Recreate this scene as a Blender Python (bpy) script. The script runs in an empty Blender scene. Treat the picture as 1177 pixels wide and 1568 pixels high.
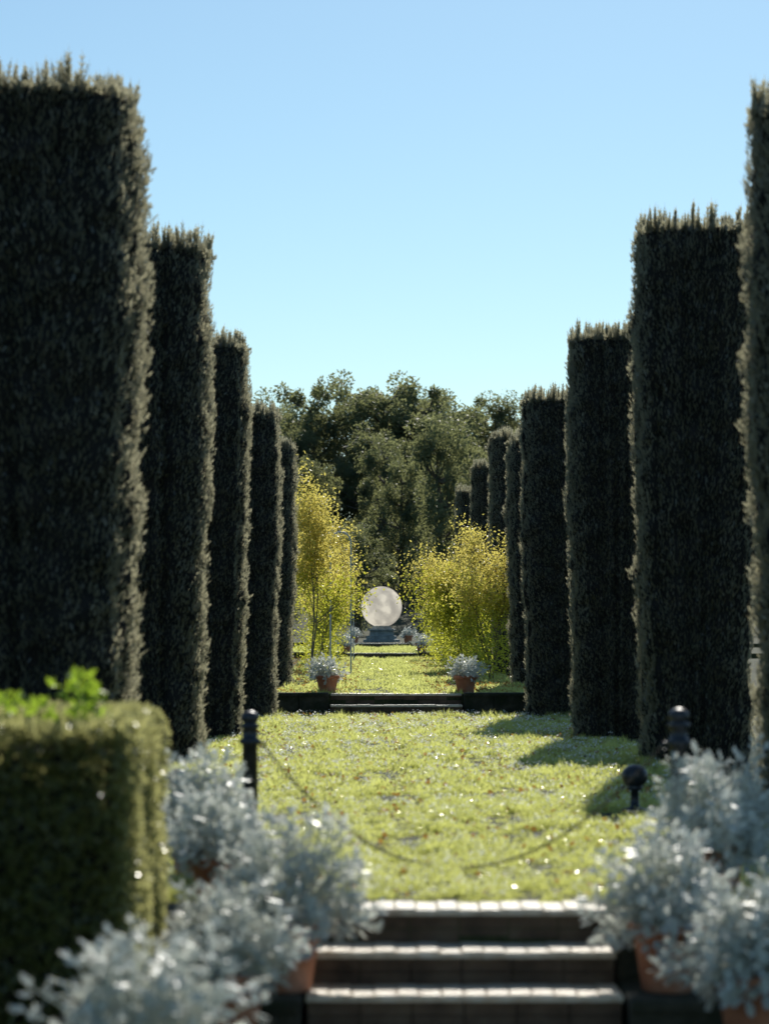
import bpy, math, numpy as np
from mathutils import Vector
sc=bpy.context.scene
sc.view_settings.view_transform='Standard'; sc.view_settings.look='None'; sc.view_settings.exposure=0
R=np.random.default_rng(7)
# ---------------------------------------------------------------- helpers
def nrm(v): return v/np.maximum(np.linalg.norm(v,axis=-1,keepdims=True),1e-9)
def link(o,parent=None):
    sc.collection.objects.link(o)
    if parent: o.parent=parent
    return o
def mesh(name,parts,mats):
    me=bpy.data.meshes.new(name)
    off=0;Vs=[];loops=[];starts=[];tot=[];mi=[];sm=[];ls=0
    for V,F,m,s in parts:
        V=np.asarray(V,dtype=np.float32);F=np.asarray(F,dtype=np.int64)
        if len(F)==0: continue
        Vs.append(V);loops.append((F+off).ravel())
        k=F.shape[1];n=len(F)
        starts.append(ls+np.arange(n)*k);tot.append(np.full(n,k));mi.append(np.full(n,m));sm.append(np.full(n,s,dtype=bool))
        ls+=n*k;off+=len(V)
    V=np.concatenate(Vs);L=np.concatenate(loops).astype(np.int32)
    me.vertices.add(len(V));me.vertices.foreach_set('co',V.ravel())
    me.loops.add(len(L));me.loops.foreach_set('vertex_index',L)
    st=np.concatenate(starts).astype(np.int32)
    me.polygons.add(len(st));me.polygons.foreach_set('loop_start',st)
    me.polygons.foreach_set('loop_total',np.concatenate(tot).astype(np.int32))
    me.polygons.foreach_set('material_index',np.concatenate(mi).astype(np.int32))
    me.polygons.foreach_set('use_smooth',np.concatenate(sm))
    for m in mats: me.materials.append(m)
    me.update(calc_edges=True);me.validate()
    return me
def obj(name,me,loc=(0,0,0),rot=0,scale=(1,1,1),parent=None):
    o=bpy.data.objects.new(name,me);o.location=loc;o.rotation_euler=(0,0,rot);o.scale=scale
    return link(o,parent)
def scatter(T,F,P,D,S,sx,sy,sz=None):
    T=np.asarray(T,float);F=np.asarray(F)
    n=len(P);k=len(T);D=nrm(D);S=nrm(S-D*np.sum(S*D,axis=1,keepdims=True));N=np.cross(D,S)
    sx=np.broadcast_to(sx,n);sy=np.broadcast_to(sy,n);sz=sx if sz is None else np.broadcast_to(sz,n)
    V=P[:,None,:]+T[None,:,0,None]*(D*sx[:,None])[:,None,:]+T[None,:,1,None]*(S*sy[:,None])[:,None,:]+T[None,:,2,None]*(N*sz[:,None])[:,None,:]
    FF=F[None]+(np.arange(n)*k)[:,None,None]
    return V.reshape(-1,3),FF.reshape(-1,F.shape[1])
def rv(n,r=None): return nrm((r or R).normal(size=(n,3)))
DIA=([(0,0,0),(.45,.5,.06),(1,0,-.05),(.45,-.5,.06)],[(0,1,2,3)])
OVAL=([(0,0,0),(.25,.4,.07),(.65,.42,.05),(1,0,-.08),(.65,-.42,.05),(.25,-.4,.07)],[(0,1,2,3),(0,3,4,5)])
def multi(leaves):
    V=[];F=[]
    for (x,y,z,a,l,w,li) in leaves:
        c,s=math.cos(a),math.sin(a);b=len(V)
        for u,v in ((0,0),(.5,.5),(1,0),(.5,-.5)):
            V.append((x+c*u*l-s*v*w,y+s*u*l+c*v*w,z+li*u*l))
        F.append((b,b+1,b+2,b+3))
    return V,F
def tubes(P0,P1,R0,R1,k=5):
    P0=np.asarray(P0,float);P1=np.asarray(P1,float);n=len(P0);D=nrm(P1-P0)
    A=nrm(np.cross(D,np.array([.31,.9,.12])));B=np.cross(D,A)
    a=np.linspace(0,2*np.pi,k,endpoint=False)
    ring=np.cos(a)[None,:,None]*A[:,None,:]+np.sin(a)[None,:,None]*B[:,None,:]
    V=np.concatenate([P0[:,None]+ring*np.asarray(R0)[:,None,None],P1[:,None]+ring*np.asarray(R1)[:,None,None]],axis=1)
    i=np.arange(k);j=(i+1)%k
    F=np.stack([i,j,j+k,i+k],1)[None]+(np.arange(n)*2*k)[:,None,None]
    return V.reshape(-1,3),F.reshape(-1,4)
def lathe(prof,k=32):
    prof=np.array(prof,float);a=np.linspace(0,2*np.pi,k,endpoint=False);n=len(prof)
    V=np.stack([prof[:,0,None]*np.cos(a),prof[:,0,None]*np.sin(a),np.repeat(prof[:,1,None],k,1)],-1).reshape(-1,3)
    F=[(r*k+i,r*k+(i+1)%k,(r+1)*k+(i+1)%k,(r+1)*k+i) for r in range(n-1) for i in range(k)]
    return V,np.array(F)
def boxm(x0,x1,y0,y1,z0,z1,b=.008):
    V=[(x0,y0,z0),(x1,y0,z0),(x1,y1,z0),(x0,y1,z0),(x0,y0,z1-b),(x1,y0,z1-b),(x1,y1,z1-b),(x0,y1,z1-b),
       (x0+b,y0+b,z1),(x1-b,y0+b,z1),(x1-b,y1-b,z1),(x0+b,y1-b,z1)]
    F=[(0,3,2,1),(0,1,5,4),(1,2,6,5),(2,3,7,6),(3,0,4,7),(4,5,9,8),(5,6,10,9),(6,7,11,10),(7,4,8,11),(8,9,10,11)]
    return np.array(V,float),np.array(F)
def wob(x,y,seed,f=1.0,n=6):
    r=np.random.default_rng(seed);o=0
    for i in range(n):
        a=r.uniform(0,6.28);k=f*r.uniform(.6,2.2);o=o+np.sin((x*math.cos(a)+y*math.sin(a))*k+r.uniform(0,6.28))
    return o/n
# ---------------------------------------------------------------- materials
def newmat(n):
    m=bpy.data.materials.new(n);m.use_nodes=True;nt=m.node_tree;nt.nodes.clear()
    out=nt.nodes.new('ShaderNodeOutputMaterial');return m,nt,out
def ramp(nt,fac,cols):
    r=nt.nodes.new('ShaderNodeValToRGB');e=r.color_ramp.elements
    while len(e)<len(cols): e.new(.5)
    for i,(p,c) in enumerate(cols): e[i].position=p;e[i].color=(*c,1)
    nt.links.new(fac,r.inputs[0]);return r.outputs[0]
def leafmat(n,cols,tcol,tf=.4,rough=.45,spec=.5,patch=1.0):
    m,nt,out=newmat(n);N=nt.nodes;L=nt.links
    g=N.new('ShaderNodeNewGeometry');tc=N.new('ShaderNodeTexCoord')
    no=N.new('ShaderNodeTexNoise');no.inputs['Scale'].default_value=patch;no.inputs['Detail'].default_value=3
    L.new(tc.outputs['Object'],no.inputs['Vector'])
    mx=N.new('ShaderNodeMath');mx.operation='MULTIPLY_ADD';mx.inputs[1].default_value=.55
    L.new(g.outputs['Random Per Island'],mx.inputs[0])
    m2=N.new('ShaderNodeMath');m2.operation='MULTIPLY_ADD';m2.inputs[1].default_value=.9;m2.inputs[2].default_value=-.22
    L.new(no.outputs[0],m2.inputs[0]);L.new(m2.outputs[0],mx.inputs[2])
    c=ramp(nt,mx.outputs[0],[(i/(len(cols)-1),x) for i,x in enumerate(cols)])
    p=N.new('ShaderNodeBsdfPrincipled');L.new(c,p.inputs['Base Color']);p.inputs['Roughness'].default_value=rough
    p.inputs['Specular IOR Level'].default_value=spec
    t=N.new('ShaderNodeBsdfTranslucent')
    mc=N.new('ShaderNodeMix');mc.data_type='RGBA';mc.inputs[0].default_value=.75
    L.new(c,mc.inputs[6]);mc.inputs[7].default_value=(*tcol,1);L.new(mc.outputs[2],t.inputs[0])
    s=N.new('ShaderNodeMixShader');s.inputs[0].default_value=tf
    L.new(p.outputs[0],s.inputs[1]);L.new(t.outputs[0],s.inputs[2]);L.new(s.outputs[0],out.inputs[0]);return m
def solid(n,cols,scale=8,rough=.8,bump=.3,bscale=40,detail=6,metal=0,spec=.5):
    m,nt,out=newmat(n);N=nt.nodes;L=nt.links;tc=N.new('ShaderNodeTexCoord')
    no=N.new('ShaderNodeTexNoise');no.inputs['Scale'].default_value=scale;no.inputs['Detail'].default_value=detail
    L.new(tc.outputs['Object'],no.inputs['Vector'])
    c=ramp(nt,no.outputs[0],[(.3+.4*i/(len(cols)-1),x) for i,x in enumerate(cols)])
    p=N.new('ShaderNodeBsdfPrincipled');L.new(c,p.inputs['Base Color']);p.inputs['Roughness'].default_value=rough;p.inputs['Metallic'].default_value=metal
    p.inputs['Specular IOR Level'].default_value=spec
    n2=N.new('ShaderNodeTexNoise');n2.inputs['Scale'].default_value=bscale;n2.inputs['Detail'].default_value=5
    L.new(tc.outputs['Object'],n2.inputs['Vector']);b=N.new('ShaderNodeBump');b.inputs['Strength'].default_value=bump;b.inputs['Distance'].default_value=.02
    L.new(n2.outputs[0],b.inputs['Height']);L.new(b.outputs[0],p.inputs['Normal']);L.new(p.outputs[0],out.inputs[0]);return m
M_yew=leafmat('yew_foliage',[(.022,.027,.024),(.036,.041,.034),(.060,.062,.045)],(1.0,.96,.66),.35,.25,1.0,2.0)
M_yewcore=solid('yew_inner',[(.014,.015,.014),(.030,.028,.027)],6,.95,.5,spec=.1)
M_hedge=leafmat('box_leaves',[(.024,.040,.012),(.042,.060,.018),(.10,.115,.035)],(.98,.95,.38),.38,.26,.8,3)
M_fresh=leafmat('fresh_leaves',[(.08,.17,.02),(.14,.24,.03)],(.55,.75,.06),.55,.4,.5,3)
M_grass=leafmat('grass_blades',[(.042,.070,.016),(.11,.145,.032),(.30,.30,.14)],(.93,.96,.30),.66,.22,.9,1.6)
M_dew_glint=leafmat('dew_glint',[(.80,.82,.83),(.88,.88,.87)],(.97,.97,.95),.5,.2,1.0,1)  # near-white droplets: their sun sparkle is put into the colour
M_gold=leafmat('golden_leaves',[(.20,.18,.03),(.40,.33,.05),(.46,.34,.06)],(1.0,.87,.22),.57,.4,.5,1.2)
M_goldg=leafmat('yellow_green_leaves',[(.09,.13,.012),(.20,.21,.02),(.40,.34,.04)],(.92,.92,.10),.57,.4,.5,1.2)
M_far=leafmat('distant_foliage_hazed',[(.036,.060,.048),(.07,.098,.065),(.14,.155,.08)],(.52,.54,.22),.37,.5,.3,.35)  # lighter, blue-green base: aerial haze put into the leaf colour
M_silver=leafmat('silver_leaves',[(.32,.36,.35),(.54,.58,.55),(.78,.79,.74)],(.95,.96,.86),.38,.38,.6,6)
M_litter=leafmat('fallen_leaves',[(.10,.05,.02),(.25,.13,.04),(.42,.28,.08)],(.7,.4,.08),.35,.6,.3,3)
M_bark=solid('bark',[(.05,.04,.03),(.16,.13,.10)],12,.9,.8)
M_pale=solid('pale_stems',[(.12,.10,.065),(.24,.20,.13)],12,.85,.5)
M_terra=solid('terracotta',[(.30,.11,.06),(.48,.20,.11),(.52,.28,.20)],5,.85,.3)
M_soil=solid('potting_soil',[(.015,.01,.007),(.04,.03,.02)],30,1,1)
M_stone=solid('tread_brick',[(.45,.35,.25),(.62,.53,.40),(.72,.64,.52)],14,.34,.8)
M_moss=solid('mossy_stone',[(.02,.03,.012),(.04,.04,.025),(.08,.075,.055)],6,.95,.8)
M_iron=solid('dark_iron',[(.018,.022,.028),(.04,.045,.055)],20,.4,.15,metal=.3)
M_white=solid('pale_painted_metal',[(.50,.51,.50),(.68,.68,.66)],20,.45,.1)
M_rust=solid('chain_iron',[(.05,.045,.035),(.09,.08,.06)],30,.65,.3,metal=.2,spec=.3)
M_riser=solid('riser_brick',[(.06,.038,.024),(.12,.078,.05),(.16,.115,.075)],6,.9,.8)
def groundmat():
    m,nt,out=newmat('ground_turf');N=nt.nodes;L=nt.links;tc=N.new('ShaderNodeTexCoord')
    n1=N.new('ShaderNodeTexNoise');n1.inputs['Scale'].default_value=1.3;n1.inputs['Detail'].default_value=8;L.new(tc.outputs['Object'],n1.inputs['Vector'])
    n2=N.new('ShaderNodeTexNoise');n2.inputs['Scale'].default_value=28;n2.inputs['Detail'].default_value=6;L.new(tc.outputs['Object'],n2.inputs['Vector'])
    a=N.new('ShaderNodeMath');a.operation='MULTIPLY_ADD';a.inputs[1].default_value=.5;L.new(n1.outputs[0],a.inputs[0])
    a2=N.new('ShaderNodeMath');a2.operation='MULTIPLY';a2.inputs[1].default_value=.5;L.new(n2.outputs[0],a2.inputs[0]);L.new(a2.outputs[0],a.inputs[2])
    c=ramp(nt,a.outputs[0],[(.35,(.022,.020,.011)),(.5,(.04,.046,.016)),(.65,(.08,.085,.028))])
    p=N.new('ShaderNodeBsdfPrincipled');p.inputs['Roughness'].default_value=.95;L.new(c,p.inputs['Base Color'])
    b=N.new('ShaderNodeBump');b.inputs['Strength'].default_value=.9;b.inputs['Distance'].default_value=.03;L.new(n2.outputs[0],b.inputs['Height']);L.new(b.outputs[0],p.inputs['Normal'])
    L.new(p.outputs[0],out.inputs[0]);return m
M_ground=groundmat()
# ---------------------------------------------------------------- ground
def ss(t): t=np.clip(t,0,1);return t*t*(3-2*t)
def terr(y):
    y=np.asarray(y,float)
    z=np.where(y<12,-.62,np.where(y<37,0,np.where(y<72,.31,np.where(y<88,.46,.60))))
    return z+9.5*ss((y-108)/95)
ys=[-300,-60,-10,0,5,9,11.995,12.005,15,20,28,36.995,37.005,45,58,71.995,72.005,80,87.995,88.005,98]+list(np.arange(108,205,5))+[260,400,900]
xs=[-600,-200,-80,-30,-12,-5,-2,0,2,5,12,30,80,200,600]
YY,XX=np.meshgrid(ys,xs,indexing='ij');ZZ=terr(YY)+np.where(YY>108,wob(XX,YY,3,.05)*1.2*ss((YY-108)/60),0)
V=np.stack([XX,YY,ZZ],-1).reshape(-1,3);nx=len(xs)
F=[(r*nx+c,r*nx+c+1,(r+1)*nx+c+1,(r+1)*nx+c) for r in range(len(ys)-1) for c in range(nx-1)]
obj('ground',mesh('ground',[(V,F,0,False)],[M_ground]))
def hfun(x,y,f): return .56+1.4*wob(x,y,5,5*f)+1.7*wob(x,y,9,15*f)+.5*wob(x,y,12,1.3)
def grass(x0,x1,y0,y1,dens,lmin,lmax,w,seed,f=1.):
    r=np.random.default_rng(seed);n=int((x1-x0)*(y1-y0)*dens)
    x=r.uniform(x0,x1,n);y=r.uniform(y0,y1,n);hh=hfun(x,y,f)
    keep=(~((np.abs(x)<.76)&(y<12.34)))&(r.uniform(size=n)<.2+.8*hh);x,y,hh=x[keep],y[keep],hh[keep];n=len(x)
    P=np.stack([x,y,terr(y)-.003],1)
    gx=wob(x,y,31,9*f)*1.5;gy=wob(x,y,32,9*f)*1.5
    D=nrm(np.stack([gx+r.normal(0,.4,n),gy+r.normal(0,.4,n),np.ones(n)],1))
    a=r.normal(0,.75,n)+np.pi*(r.uniform(size=n)<.5);S=np.stack([np.cos(a),np.sin(a),0*a],1)
    L=r.uniform(lmin,lmax,n)*np.clip(hh,.3,2.5)
    T=np.array([(0,-.5,0),(0,.5,0),(.55,.38,.08),(1,0,.35),(.55,-.38,.08)])
    V1,F1=scatter(T,[(0,1,2,4)],P,D,S,L,w);_,F2=scatter(T,[(4,2,3)],P,D,S,L,w)
    return V1,F1,F2
parts=[]
for args in [(-2.5,2.6,12.02,20,5600,.025,.065,.0072,1),(-2.5,2.6,20,36.95,2300,.03,.075,.0115,2,.7),(-2.2,2.3,37.05,72,650,.03,.08,.018,3,.5),(-3,3,72.1,88,400,.04,.09,.022,4,.5)]:
    V1,F1,F2=grass(*args);parts+= [(V1,F1,0,False),(V1,F2,0,False)]
n=50000;x=R.uniform(-2.4,2.5,n);y=12.35+24.5*R.uniform(size=n)**1.3
k=hfun(x,y,1.)+R.normal(0,.3,n)>.4;x,y=x[k],y[k];n=len(x)
P=np.stack([x,y,terr(y)+R.uniform(.01,.06,n)],1);D=nrm(np.stack([R.normal(size=n),R.normal(size=n),R.uniform(.0,1.2,n)],1))
V1,F1=scatter(*OVAL,P,D,rv(n),R.uniform(.010,.026,n),R.uniform(.008,.018,n));parts.append((V1,F1,0,False))
n=70000;x=R.uniform(-2.4,2.5,n);y=12.35+24.3*R.uniform(size=n)**1.25;hh=hfun(x,y,1.)
k=(hh+R.normal(0,.3,n)+.9*wob(x,y,77,1.4)>.78);x,y,hh=x[k],y[k],hh[k];n=len(x)
P=np.stack([x,y,terr(y)+.045*np.clip(hh,.6,2)+R.uniform(-.01,.018,n)],1);s=R.uniform(.004,.014,n)*(1+.03*(y-12))
V1,F1=scatter(*OVAL,P,rv(n),rv(n),s,s);parts.append((V1,F1,1,False))  # white flakes in patches, painted sparkle of wet grass
obj('lawn_grass',mesh('lawn_grass',parts,[M_grass,M_dew_glint]))
n=1700;x=R.uniform(-2.3,2.4,n);y=12.3+24.6*R.uniform(size=n)
n2=5200;x2=np.where(R.uniform(size=n2)<.5,-1,1)*R.uniform(.6,2.6,n2);y2=37.1+34*R.uniform(size=n2)
x=np.r_[x,x2];y=np.r_[y,y2];n=len(x)
P=np.stack([x,y,terr(y)+R.uniform(.02,.055,n)],1);D=nrm(np.stack([R.normal(size=n),R.normal(size=n),R.normal(0,.35,n)],1))
V1,F1=scatter(*OVAL,P,D,rv(n),R.uniform(.03,.06,n),R.uniform(.02,.045,n))
obj('fallen_leaves',mesh('fallen_leaves',[(V1,F1,0,False)],[M_litter]))
# ---------------------------------------------------------------- steps and walls
def steps(name,levels,w,tread=.35,rise=.155,bw=.105):
    parts=[]
    for (ye,zt) in levels:
        nb=int(2*w/bw);xs_=np.linspace(-w,w,nb+1)
        for i in range(nb):
            dz=R.uniform(-.004,.004);dy=R.uniform(-.004,.004)
            parts.append((*boxm(xs_[i]+.0008,xs_[i+1]-.0008,ye-.022+dy,ye+tread-.024,zt-.03,zt+dz,.006),0,False))
        nr=max(1,int(2*w/.22))
        for row in range(2):
            e=np.linspace(-w+.004,w-.004,nr+1)
            h0=zt-rise-.05 if row==0 else zt-.095;h1=zt-.1 if row==0 else zt-.0305
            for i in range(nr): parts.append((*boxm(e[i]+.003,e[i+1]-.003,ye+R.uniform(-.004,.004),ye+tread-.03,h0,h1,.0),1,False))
    return obj(name,mesh(name,parts,[M_stone,M_riser]))
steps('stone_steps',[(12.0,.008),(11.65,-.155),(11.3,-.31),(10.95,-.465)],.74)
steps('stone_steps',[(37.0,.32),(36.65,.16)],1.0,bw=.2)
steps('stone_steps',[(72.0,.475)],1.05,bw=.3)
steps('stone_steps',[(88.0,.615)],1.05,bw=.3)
def wall(x0,x1,y0,y1,z0,z1):
    n=max(1,int((x1-x0)/.45));e=np.linspace(x0,x1,n+1);parts=[]
    for i in range(n):
        j=R.uniform(-.012,.012,2)
        parts.append((*boxm(e[i]+.004,e[i+1]-.004,y0+j[0],y1,z0,z1-.05,.004),0,False))
    parts.append((*boxm(x0,x1,y0-.03,y1+.03,z1-.05,z1,.012),0,False))
    return obj('retaining_wall',mesh('retaining_wall',parts,[M_moss]))
for s in (-1,1):
    f=lambda a,b:(min(s*a,s*b),max(s*a,s*b));e=1.34 if s<0 else 2.1
    wall(*f(.76,6),11.8,12.05,-.65,.03)
    wall(*f(.76,e),11.15,11.77,-.65,-.31)
    wall(*f(.76,e),10.25,11.10,-.65,-.45)
    wall(*f(1.03,6),36.8,37.02,-.02,.34)
    wall(*f(1.08,6),71.85,72.05,.3,.5)
    wall(*f(1.08,6),87.85,88.05,.44,.64)
# ---------------------------------------------------------------- yew columns
SPR=multi([(0,0,0,0,1,.15,.0)]+[(.15+.2*i,0,0,sg*.5,.42-.06*i,.11,.15*((-1)**i)) for i in range(3) for sg in (-1,1)])
SPR=(np.array(SPR[0]),SPR[1])
SHOOT=multi([(0,0,0,0,1,.06,0)]+[(.08*i,0,0,sg*.38,.24-.012*i,.05,.25*((-1)**(i+(sg>0)))) for i in range(10) for sg in (-1,1)])
def yew(seed,h,a):
    r=np.random.default_rng(seed);ph=r.uniform(0,6.28,(24,));
    def rad(th,z):
        n=3.6;b=a/(np.abs(np.cos(th))**n+np.abs(np.sin(th))**n)**(1/n)
        t=z/h;pr=.87+.14*ss(t/.72)-.02*ss((t-.85)/.15)
        q=np.clip((z-(h-.14))/.14,0,1);pr=pr*(1-.07*q**2.5)
        w=0
        for i in range(8): w=w+.009*np.sin((5+4*i)*th+ph[i]+z*(.4*np.sin(ph[i+8])))
        for i in range(7): w=w+.012*np.sin((1+i)*th+ph[i+16]+z*(2.2+2.6*i)*(1 if i%2 else -1))
        return b*pr+w
    nt,nz=120,90;th=np.linspace(0,2*np.pi,nt,endpoint=False);z=np.concatenate([np.linspace(0,h-.22,nz-8),np.linspace(h-.2,h-.05,8)])
    Z,T=np.meshgrid(z,th,indexing='ij');Rr=rad(T,Z)-.04
    V=np.stack([Rr*np.cos(T),Rr*np.sin(T),Z],-1).reshape(-1,3)
    F=np.array([(i*nt+j,i*nt+(j+1)%nt,(i+1)*nt+(j+1)%nt,(i+1)*nt+j) for i in range(nz-1) for j in range(nt)]);V=np.vstack([V,[[0,0,h-.06]]])
    cap=np.array([((nz-1)*nt+j,(nz-1)*nt+(j+1)%nt,nz*nt) for j in range(nt)])
    n=38000;th=r.uniform(0,6.28,n);zz=r.uniform(0.02,h,n);rr=rad(th,zz)+r.uniform(-.04,.01,n)
    O=np.stack([np.cos(th),np.sin(th),0*th],1);P=O*rr[:,None];P[:,2]=zz
    D=nrm(O*r.uniform(.05,.5,n)[:,None]+np.array([0,0,1])*r.uniform(.6,1.1,n)[:,None]+r.normal(0,.18,(n,3)))
    L=r.uniform(.03,.075,n);A=scatter(*SPR,P,D,rv(n,r),L,L*.75)
    n=900;th=r.uniform(0,6.28,n);zz=h*r.uniform(0.05,1,n)**.6;rr=rad(th,zz)
    O=np.stack([np.cos(th),np.sin(th),0*th],1);P=O*rr[:,None];P[:,2]=zz
    D=nrm(O*.3+np.array([0,0,1])+r.normal(0,.12,(n,3)));L=r.uniform(.07,.15,n)
    B=scatter(*SHOOT,P,D,rv(n,r),L,L*.8)
    n=3800;th=r.uniform(0,6.28,n);q=np.sqrt(r.uniform(0,1,n));rr=rad(th,np.full(n,h*.985))*q
    P=np.stack([rr*np.cos(th),rr*np.sin(th),h-.08-.02*q],1);D=nrm(np.array([0,0,1])+r.normal(0,.3,(n,3)));L=r.uniform(.06,.12,n)
    C=scatter(*SPR,P,D,rv(n,r),L,L)
    n=150;cth=r.uniform(0,6.28,n);cq=np.sqrt(r.uniform(0.05,1,n));cl=r.uniform(.35,1.3,n)
    i=r.integers(0,n,1100);n=1100;rr=rad(cth[i],np.full(n,h*.97))*cq[i]*.98
    P=np.stack([rr*np.cos(cth[i])+r.normal(0,.016,n),rr*np.sin(cth[i])+r.normal(0,.016,n),np.full(n,h-.08)],1)
    D=nrm(np.array([0,0,1])+r.normal(0,.08,(n,3)));L=r.uniform(.10,.30,n)*cl[i]
    E=scatter(*SHOOT,P,D,rv(n,r),L,L*.85)
    tv,tf=tubes([(0,0,-.05)],[(0,0,.4)],[a*.35],[a*.3],10)
    return mesh('yew_tree',[(V,F,1,True),(V,cap,1,False),(*A,0,False),(*B,0,False),(*C,0,False),(*E,0,False),(tv,tf,1,False)],[M_yew,M_yewcore])
YV=[yew(11,5.3,.62),yew(22,5.3,.62),yew(33,5.3,.62)]
left=[(-2.13,17.7,5.25,.80,0),(-2.08,24.8,5.26,.70,1),(-1.93,29.8,4.84,.62,2),(-1.74,35.6,4.50,.60,0),(-1.68,41.2,4.1,.6,1)]
right=[(2.30,17.2,5.10,.72,1),(2.29,24.6,5.42,.60,2),(2.05,29.9,4.95,.56,0),(1.88,36.0,4.75,.6,1),(2.02,42.2,4.3,.6,2),(2.12,50.2,4.95,.6,0),(2.10,58.2,4.85,.6,1),(2.05,67.2,4.75,.6,2)]
for side,lst in ((-1,left),(1,right)):
    for i,(x,y,h,a,v) in enumerate(lst):
        s=a/.62
        obj('yew_tree',YV[v],(x+side*a,y,float(terr(y))-.02),[0,math.pi/2,math.pi,-math.pi/2][(i*3+v+(side>0))%4],(s,s,h/5.3))
# ---------------------------------------------------------------- branching trees
def grow(r,base,stems,h,spread):
    P0=[];P1=[];A=[];B=[];tips=[]
    def br(p,d,l,rad,lev):
        n=4
        for i in range(n):
            d=nrm(d+r.normal(0,.13,3)+np.array([0,0,.08]));q=p+d*l/n
            r1=rad*(1-.32*(i+1)/n)
            P0.append(p);P1.append(q);A.append(rad*(1-.32*i/n));B.append(r1)
            if lev>=1 : tips.append(q);tips.append((p+q)/2)
            if lev<3 and i>=1:
                for _ in range(2 if lev<2 else 1):
                    dd=nrm(d*.75+rv(1,r)[0]*.75+np.array([0,0,.15]));br(q,dd,l*r.uniform(.38,.58),r1*.6,lev+1)
            p=q
    for s in range(stems):
        a=r.uniform(0,6.28);d=nrm(np.array([math.cos(a)*spread,math.sin(a)*spread,1.0]))
        br(np.array(base,float)+np.array([math.cos(a)*.05,math.sin(a)*.05,0]),d,h*r.uniform(.62,.85),.017*h/4*(1 if stems>1 else 2),0)
    return np.array(P0),np.array(P1),A,B,np.array(tips)
def golden(seed,stems,h,cr,nl,split,low,jit=.09):
    r=np.random.default_rng(seed);P0,P1,A,B,tips=grow(r,(0,0,-.02),stems,h,.22)
    kz=h/tips[:,2].max();kr=cr/np.percentile(np.hypot(tips[:,0],tips[:,1]),92);k=np.array([kr,kr,kz])
    P0=P0*k;P1=P1*k;tips=tips*k
    tips=tips[tips[:,2]>low]
    if low<.2:
        m=len(tips)//5;a=r.uniform(0,6.28,m);q=r.uniform(.1,.8,m)*cr;tips=np.vstack([tips,np.stack([q*np.cos(a),q*np.sin(a),r.uniform(.1,h*.35,m)],1)])
    i=r.integers(0,len(tips),nl)
    P=tips[i]+r.normal(0,jit,(nl,3));D=nrm(rv(nl,r)+np.array([0,0,-.3]))
    V1,F1=scatter(*OVAL,P,D,rv(nl,r),r.uniform(.035,.07,nl),r.uniform(.025,.05,nl))
    fz=V1[F1[:,0],2];mi=(fz+r.normal(0,.35,len(fz))<h*split);mi[1::2]=mi[0::2]
    b=tubes(P0,P1,A,B,5)
    return mesh('golden_tree',[(*b,1,True),(V1,F1[~mi],0,False),(V1,F1[mi],2,False)],[M_gold,M_pale,M_goldg])
G=[golden(1,2,4.2,.80,7500,.45,.7,.11),golden(2,5,3.4,.88,14000,.6,.15,.14),golden(3,4,3.2,.75,9500,.5,.19,.12),golden(7,2,3.4,.8,7000,.5,.19,.13)]
for n_,(v,x,y,s,rz) in enumerate([(0,-1.50,46,1.0,1.0),(3,-1.50,51.5,.9,3.3),(0,-1.40,56,.95,2.1),(2,-1.5,62,.85,1.2),(3,-1.6,69,.9,4),
    (2,1.90,45.5,.90,.4),(1,1.68,52,.98,3),(1,1.75,60,.92,5),(2,1.7,68,.9,1.9),(2,1.85,77,.8,2.5),(2,-1.9,77,.6,2.5)]):
    obj('golden_tree',G[v],(x,y,float(terr(y))),rz,(s,s,s))
def arch(x,y,z,w,h,d):
    P0=[];P1=[]
    for yy in (0,d):
        pts=[(-w/2,yy,0),(-w/2,yy,h-w/2)]+[(-w/2*math.cos(t),yy,h-w/2+w/2*math.sin(t)) for t in np.linspace(.2,math.pi-.2,9)]+[(w/2,yy,h-w/2),(w/2,yy,0)]
        P0+=pts[:-1];P1+=pts[1:]
    for zz in np.arange(.4,h-w/2,.5):
        for xx in (-w/2,w/2): P0.append((xx,0,zz));P1.append((xx,d,zz))
    P0.append((0,0,h));P1.append((0,d,h))
    return obj('garden_arch',mesh('garden_arch',[(*tubes(P0,P1,[.014]*len(P0),[.014]*len(P0),8),0,True)],[M_white]),(x,y,z))
arch(-.98,49.5,.31,.42,2.95,.5);arch(-1.0,64,.31,.42,3.0,.5)
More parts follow.
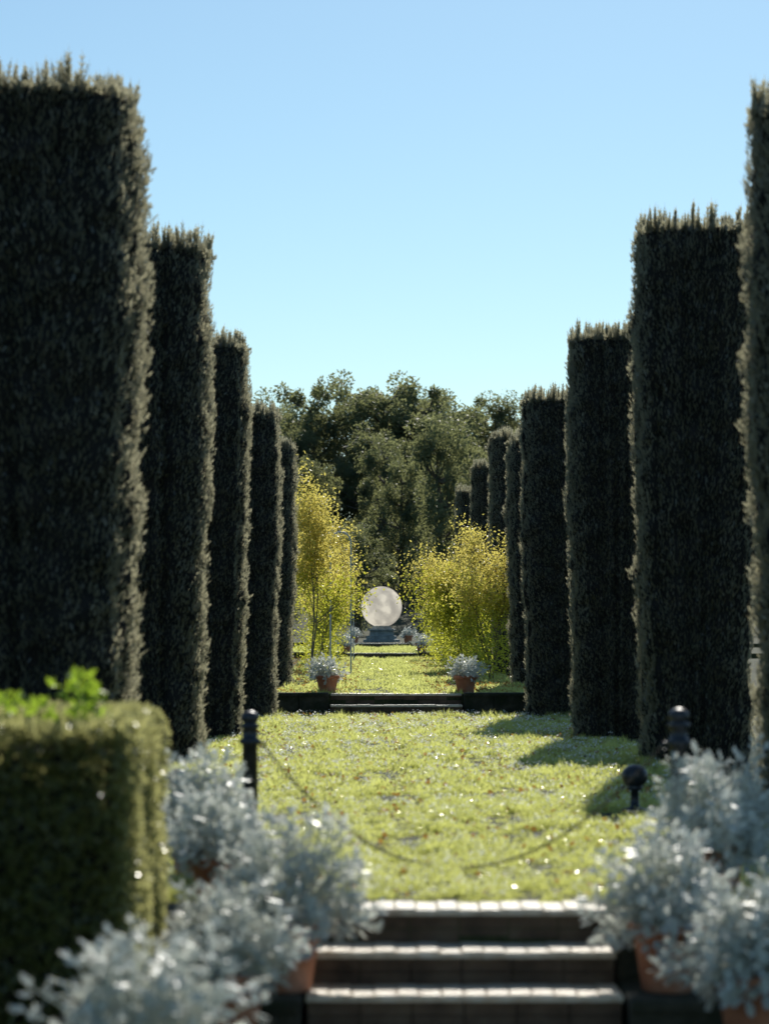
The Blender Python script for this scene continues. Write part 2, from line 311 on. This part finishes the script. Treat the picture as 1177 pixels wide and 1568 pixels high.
# ---------------------------------------------------------------- distant wood
def fartree(seed,h,cr,nc,nl):
    r=np.random.default_rng(seed);P0=[];P1=[];A=[];B=[]
    cz=r.uniform(.12,1,nc)**.9;ca=r.uniform(0,6.28,nc)
    prof=np.sqrt(np.clip(1-((cz-.55)/.5)**2,0.02,1));q=np.sqrt(r.uniform(.1,1,nc))*prof*cr*(1+.28*np.sin(2*ca+seed)+.25*np.sin(3*ca+9*cz+seed))
    C=np.stack([q*np.cos(ca),q*np.sin(ca),cz*h*.95*(1+.05*np.sin(4*ca+seed))],1)
    lean=r.normal(0,.3,2);prev=np.array([0,0,-1.]);trunk=[prev]
    for t in np.linspace(.1,.85,6):
        p=np.array([lean[0]*t+r.normal(0,.12),lean[1]*t+r.normal(0,.12),h*t]);P0.append(prev);P1.append(p);w=.034*h*(1-t*.9);A.append(w+.02);B.append(w);prev=p;trunk.append(p)
    trunk=np.array(trunk)
    for c in C[::2]:
        k=np.argmin(np.abs(trunk[:,2]-(c[2]-.25*np.hypot(c[0],c[1])-.5)));m=(trunk[k]+c)/2+np.array([0,0,-.2])
        P0+= [trunk[k],m];P1+=[m,c];A+=[.1,.06];B+=[.06,.02]
    sz=r.uniform(.3,1.0,nc);i=r.integers(0,nc,nl);o=rv(nl,r)*(r.uniform(.1,1,nl)**.5)[:,None]*np.array([.9,.9,1.0])
    P=C[i]+o*sz[i][:,None]*1.1;D=nrm(o+rv(nl,r)*.9+np.array([0,0,-.3]))
    lf=scatter(*DIA,P,D,rv(nl,r),r.uniform(.14,.32,nl),r.uniform(.09,.18,nl))
    return mesh('distant_tree',[(*tubes(P0,P1,A,B,5),1,True),(*lf,0,False)],[M_far,M_bark])
FT=[fartree(s,11,2.8,70,13000) for s in (1,2,3,4,5)]
wood=bpy.data.objects.new('distant_woodland',None);link(wood)
def ft(x,y,top,w=1.,v=None):
    z=float(terr(y));s=(top-z)/11.;v=R.integers(0,5) if v is None else v
    obj('tree',FT[v],(x,y,z-.2),R.uniform(0,6.28),(w*s,w*s,s),wood)
for a in [(-11.5,168,16.6),(-7.6,165,17.1),(-5.2,176,17.6),(-3.6,160,17.3),(-1.1,165,18.3),(.9,162,18.0),(2.0,175,18.4),(3.3,160,17.1),(5.3,165,17.0),(7.0,172,16.6),(8.6,170,17.3),(10.8,170,16.9),(14,172,17)]:
    ft(*a,w=R.uniform(1.0,1.25))
for y,t0,t1,w0 in ((152,13.5,16.0,1.0),(141,10.5,14.5,.8),(130,7.5,12.5,.7),(118,4,8.0,.8)):
    for x in np.arange(-32,33,4.6): ft(x+R.uniform(-1.8,1.8),y+R.uniform(-5,5),R.uniform(t0,t1),w0*R.uniform(.9,1.3))
for x in list(np.arange(-70,-14,7))+list(np.arange(18,75,7)): ft(x,170+R.uniform(-6,8),R.uniform(16,19),R.uniform(1.3,1.6))
# ---------------------------------------------------------------- moon and plinth
def moonmat():
    m,nt,out=newmat('moon_surface');N=nt.nodes;L=nt.links;tc=N.new('ShaderNodeTexCoord')
    n1=N.new('ShaderNodeTexNoise');n1.inputs['Scale'].default_value=1.5;n1.inputs['Detail'].default_value=5;n1.inputs['Roughness'].default_value=.55;L.new(tc.outputs['Object'],n1.inputs['Vector'])
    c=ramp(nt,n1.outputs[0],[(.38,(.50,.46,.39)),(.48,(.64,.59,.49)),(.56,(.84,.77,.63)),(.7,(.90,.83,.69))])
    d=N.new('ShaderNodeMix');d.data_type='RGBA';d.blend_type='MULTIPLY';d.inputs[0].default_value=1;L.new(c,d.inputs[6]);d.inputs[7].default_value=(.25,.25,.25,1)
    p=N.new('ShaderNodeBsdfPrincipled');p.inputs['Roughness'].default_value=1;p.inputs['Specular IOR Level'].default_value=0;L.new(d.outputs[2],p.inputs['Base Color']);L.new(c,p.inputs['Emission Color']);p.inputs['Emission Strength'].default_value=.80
    L.new(p.outputs[0],out.inputs[0]);return m
prof=[(max(.0005,.8*math.sin(t)),-.8*math.cos(t)) for t in np.linspace(0,math.pi,40)]
v,f=lathe(prof,64);obj('moon_sculpture',mesh('moon_sculpture',[(v,f,0,True)],[moonmat()]),(.15,95,1.98),.8)
v,f=lathe([(.001,0),(.72,0),(.72,.12),(.60,.13),(.60,.26),(.48,.27),(.46,.44),(.55,.47),(.55,.52),(.40,.54),(.35,.60),(.26,.69),(.001,.69)],40)
obj('stone_plinth',mesh('stone_plinth',[(v,f,0,False)],[solid('blue_stone',[(.10,.13,.14),(.26,.30,.30)],6,.6,.4)]),(.15,95,.58))
# ---------------------------------------------------------------- pots with silver plants
def lobe():
    L=[(0,0,0,0,1,.26,-.05)]
    for i in range(3):
        for sg in (-1,1): L.append((.28+.2*i,0,0,sg*.75,.36-.06*i,.17,.12))
    return multi(L)
LOBE=lobe()
def plant(seed,rw,hh,stems,droop=0.25,lf=.08,ros=8):
    r=np.random.default_rng(seed);u=r.uniform(-droop,1,stems);a=r.uniform(0,6.28,stems);q=np.sqrt(1-u*u)
    rr=r.uniform(.55,1.08,stems)**.7;lump=1+.16*np.sin(3*a+seed)+.14*np.sin(5*a+2*seed+5*u)
    C=np.stack([q*np.cos(a)*rw*rr*lump,q*np.sin(a)*rw*rr*lump,u*hh*rr*lump+.03],1)
    O=nrm(C+np.array([0,0,.12]));st0=np.stack([.06*np.cos(a),.06*np.sin(a),0*a],1);mid=(st0+C)/2+np.array([0,0,.05])
    tb=tubes(np.vstack([st0,mid]),np.vstack([mid,C]),np.full(2*stems,.004),np.full(2*stems,.0028),4)
    i=np.repeat(np.arange(stems),ros);n=len(i);T=rv(n,r);Oi=O[i];T=nrm(T-Oi*np.sum(T*Oi,1,keepdims=True))
    k=np.tile(np.linspace(0,1,ros),stems)
    P=C[i]-Oi*((1-k)*.09)[:,None]+T*.006
    D=nrm(Oi*(.15+.8*k)[:,None]+T*(1.2-.5*k)[:,None]+np.array([0,0,-.2])*(1-k)[:,None]);L=lf*r.uniform(.6,1.25,n)*(1.15-.4*k)
    S=np.cross(D,Oi)+.25*rv(n,r)
    return tb,scatter(*LOBE,P,D,S,L,L*1.05)
def pot(name,loc,pw,ph,rw,hh,stems,seed,lf=.075,ros=9,droop=.15):
    e=bpy.data.objects.new(name,None);e.location=loc;link(e)
    w=pw/2
    prf=[(.001,.02),(w*.66,.0),(w*.70,.012),(w*.92,ph*.80),(w*.93,ph*.81),(w*1.02,ph*.815),(w*1.06,ph*.83),(w*1.06,ph*.97),(w*1.03,ph),(w*.93,ph),(w*.90,ph*.96),(w*.86,ph*.86)]
    v,f=lathe(prf,36);v2,f2=lathe([(w*.87,ph*.86),(w*.5,ph*.9),(.001,ph*.91)],24)
    obj('pot',mesh('pot',[(v,f,0,True),(v2,f2,1,False)],[M_terra,M_soil]),parent=e)
    tb,lv=plant(seed,rw,hh,stems,droop,lf,ros)
    obj('foliage',mesh('foliage',[(*tb,0,False),(*lv,0,False)],[M_silver]),(0,0,ph*.92),parent=e);return e
N_='potted_silver_plant'
pot(N_,(-.84,11.45,-.31),.35,.33,.38,.52,210,1)
pot(N_,(-1.07,10.6,-.45),.35,.36,.32,.36,170,2)
pot(N_,(-1.25,8.6,-.62),.40,.48,.38,.52,240,3,droop=.4)
pot(N_,(-1.40,13.3,.0),.30,.30,.32,.40,160,4)
pot(N_,(-1.22,12.35,.0),.28,.24,.29,.30,130,15)
pot(N_,(.97,11.45,-.31),.36,.33,.34,.44,200,5,droop=.25)
pot(N_,(1.25,10.55,-.45),.38,.36,.34,.42,200,6,droop=.25)
pot(N_,(1.36,12.6,.03),.32,.28,.38,.42,200,7,droop=.3)
pot(N_,(1.78,11.5,-.31),.34,.34,.36,.48,180,8,droop=.35)
for x,y,z,s in ((-1.06,37.5,.31,9),(1.08,37.5,.31,10),(-1.08,73,.46,11),(1.22,73,.46,12),(-.9,90,.6,13),(1.1,90,.6,14)):
    pot(N_,(x,y,z),.36,.28,.31,.30,80,s,lf=.08,ros=8)
# ---------------------------------------------------------------- posts, chain, low lights
def ringlink(a,b,t,n=14,k=6):
    u=np.linspace(0,2*np.pi,n,endpoint=False);w=np.linspace(0,2*np.pi,k,endpoint=False)
    c=np.stack([a*np.cos(u),0*u,b*np.sin(u)],1);o=nrm(np.stack([np.cos(u)/a,0*u,np.sin(u)/b],1))
    V=(c[:,None]+t*(np.cos(w)[None,:,None]*o[:,None]+np.sin(w)[None,:,None]*np.array([0,1,0]))).reshape(-1,3)
    F=[(i*k+j,((i+1)%n)*k+j,((i+1)%n)*k+(j+1)%k,i*k+(j+1)%k) for i in range(n) for j in range(k)]
    return V,np.array(F)
def post(x,y,H,r):
    p=[(.001,0),(r*1.7,0),(r*1.7,.03),(r*1.3,.06),(r*1.05,.09),(r,.1),(r*.92,H-.20),(r*1.25,H-.195),(r*1.28,H-.165),(r*.95,H-.16),(r*.9,H-.10),(r*1.2,H-.095),(r*1.22,H-.08),(r*.8,H-.07)]
    p+= [(max(.0008,r*1.12*math.cos(t)),H-.035+.042*math.sin(t)) for t in np.linspace(-.8,math.pi/2,9)]
    v,f=lathe(p,24);tor=ringlink(.02,.02,.005)
    return obj('chain_post',mesh('chain_post',[(v,f,0,True),(tor[0]+np.array([(-1 if x>0 else 1)*(r*1.3+.012),0,H-.2]),tor[1],0,True)],[M_iron]),(x,y,0))
pl=(-1.16,14.6,.89);pr_=(1.22,13.0,.965)
post(*pl,.050);post(*pr_,.050)
a=np.array([pl[0]+.08,pl[1],pl[2]-.2]);b=np.array([pr_[0]-.09,pr_[1],pr_[2]-.2])
t=np.linspace(0,1,400);C=a+(b-a)*t[:,None];C[:,2]-= .70*(1-(2*t-1)**2);C[:,2]=np.maximum(C[:,2],.035)
d=np.r_[0,np.cumsum(np.linalg.norm(np.diff(C,axis=0),axis=1))];sN=np.arange(0,d[-1],.030)
Q=np.stack([np.interp(sN,d,C[:,i]) for i in range(3)],1);Tn=nrm(np.gradient(Q,axis=0))
tv,tf=ringlink(.021,.010,.0028);S=np.where((np.arange(len(Q))%2)[:,None]==0,np.array([[0.,1,0]]),nrm(np.cross(Tn,np.array([0.,1,0]))))
obj('iron_chain',mesh('iron_chain',[(*scatter(tv,tf,Q,Tn,S,1.,1.,1.),0,True)],[M_rust]))
for x,y,z in ((1.56,18.2,.36),(-1.80,17.3,.38)):
    p=[(.001,0),(.10,0),(.10,.02),(.035,.04),(.03,z-.2),(.06,z-.19),(.06,z-.17)]+[(max(.001,.10*math.cos(t)),z-.09+.09*math.sin(t)) for t in np.linspace(-1,math.pi/2,12)]
    v,f=lathe(p,24);obj('garden_light',mesh('garden_light',[(v,f,0,True)],[M_iron]),(x,y,0))
# ---------------------------------------------------------------- clipped hedge
def hedge(x0,x1,y0,y1,z0,z1,n,seed):
    r=np.random.default_rng(seed)
    areas=np.array([(x1-x0)*(z1-z0)*1.6,(x1-x0)*(z1-z0)*.5,(y1-y0)*(z1-z0)*.3,(y1-y0)*(z1-z0)*1.6,(x1-x0)*(y1-y0)*1.8]);c=r.choice(5,n,p=areas/areas.sum())
    U=r.uniform(size=(n,3));P=np.array([x0,y0,z0])+U*np.array([x1-x0,y1-y0,z1-z0]);N=np.zeros((n,3))
    for k,(ax,v,s) in enumerate(((1,y0,-1),(1,y1,1),(0,x0,-1),(0,x1,1),(2,z1,1))):
        m=c==k;P[m,ax]=v;N[m,ax]=s
    ctr=np.array([(x0+x1)/2,(y0+y1)/2,(z0+z1)/2]);hf=np.array([(x1-x0)/2,(y1-y0)/2,(z1-z0)/2]);rd=.07
    q=np.clip(P-ctr,-(hf-rd),hf-rd);dd=P-ctr-q;dn=nrm(dd+N*1e-4);P=ctr+q+dn*rd
    bump=(.05*wob(P[:,0]*1+P[:,2]*.7,P[:,1]+P[:,2],seed,9)+r.uniform(-.07,.025,n))
    P=P+dn*bump[:,None];D=nrm(dn*.6+rv(n,r)+np.array([0,0,.35]))
    lf=scatter(*OVAL,P,D,rv(n,r),r.uniform(.02,.042,n),r.uniform(.014,.026,n))
    core=boxm(x0+.1,x1-.1,y0+.1,y1-.1,z0,z1-.1,.05)
    m=190;ck=r.choice(3,m,p=[.5,.2,.3]);cx=np.array([-1.62,-1.80,-1.95])[ck];ch=np.array([.20,.09,.12])[ck]
    P2=np.stack([cx+r.normal(0,.05,m),r.normal(10.0,.08,m),z1+r.uniform(-.05,1,m)*ch],1)
    D2=nrm(rv(m,r)+np.array([0,0,.5]));l2=scatter(*OVAL,P2,D2,rv(m,r),r.uniform(.035,.065,m),r.uniform(.02,.032,m))
    stem=tubes([(xx,10.0,z1-.1) for xx in (-1.62,-1.80,-1.95)],[(xx,10.0,z1+hh) for xx,hh in ((-1.62,.16),(-1.80,.07),(-1.95,.1))],[.003]*3,[.002]*3,4)
    return mesh('clipped_hedge',[(*core,1,False),(*lf,0,False),(*l2,2,False),(*stem,2,False)],[M_hedge,M_yewcore,M_fresh])
obj('clipped_hedge',hedge(-3.6,-1.41,9.6,11.2,-.62,1.01,85000,5))
# ---------------------------------------------------------------- light, sky, camera
EL,AZ=math.radians(38),math.radians(9.5)
w=bpy.data.worlds.new('World');sc.world=w;w.use_nodes=True;nt=w.node_tree;bg=nt.nodes['Background']
sk=nt.nodes.new('ShaderNodeTexSky');sk.sky_type='NISHITA';sk.sun_disc=False;sk.sun_elevation=EL;sk.sun_rotation=AZ
sk.air_density=1.0;sk.dust_density=.3;sk.ozone_density=2.6;sk.altitude=50
mx=nt.nodes.new('ShaderNodeMix');mx.data_type='RGBA';mx.blend_type='MULTIPLY';mx.inputs[0].default_value=1;mx.inputs[7].default_value=(.88,1.03,1.0,1)
nt.links.new(sk.outputs[0],mx.inputs[6]);nt.links.new(mx.outputs[2],bg.inputs[0]);bg.inputs[1].default_value=.104
sd=bpy.data.lights.new('sun','SUN');sd.energy=5;sd.angle=math.radians(.53);sd.color=(1,.95,.85)
so=bpy.data.objects.new('sun',sd);link(so)
tosun=Vector((math.sin(AZ)*math.cos(EL),math.cos(AZ)*math.cos(EL),math.sin(EL)))
so.rotation_euler=(-tosun).to_track_quat('-Z','Y').to_euler();so.location=tosun*50
cd=bpy.data.cameras.new('camera');cam=bpy.data.objects.new('camera',cd);link(cam);sc.camera=cam
cam.location=(-.46,0,1.44);cam.rotation_euler=(math.radians(90),0,0)
cd.sensor_fit='VERTICAL';cd.sensor_height=36;cd.lens=85;cd.shift_y=.106;cd.shift_x=.018
cd.clip_start=.1;cd.clip_end=3000
cd.dof.use_dof=True;cd.dof.focus_distance=48;cd.dof.aperture_fstop=2.1
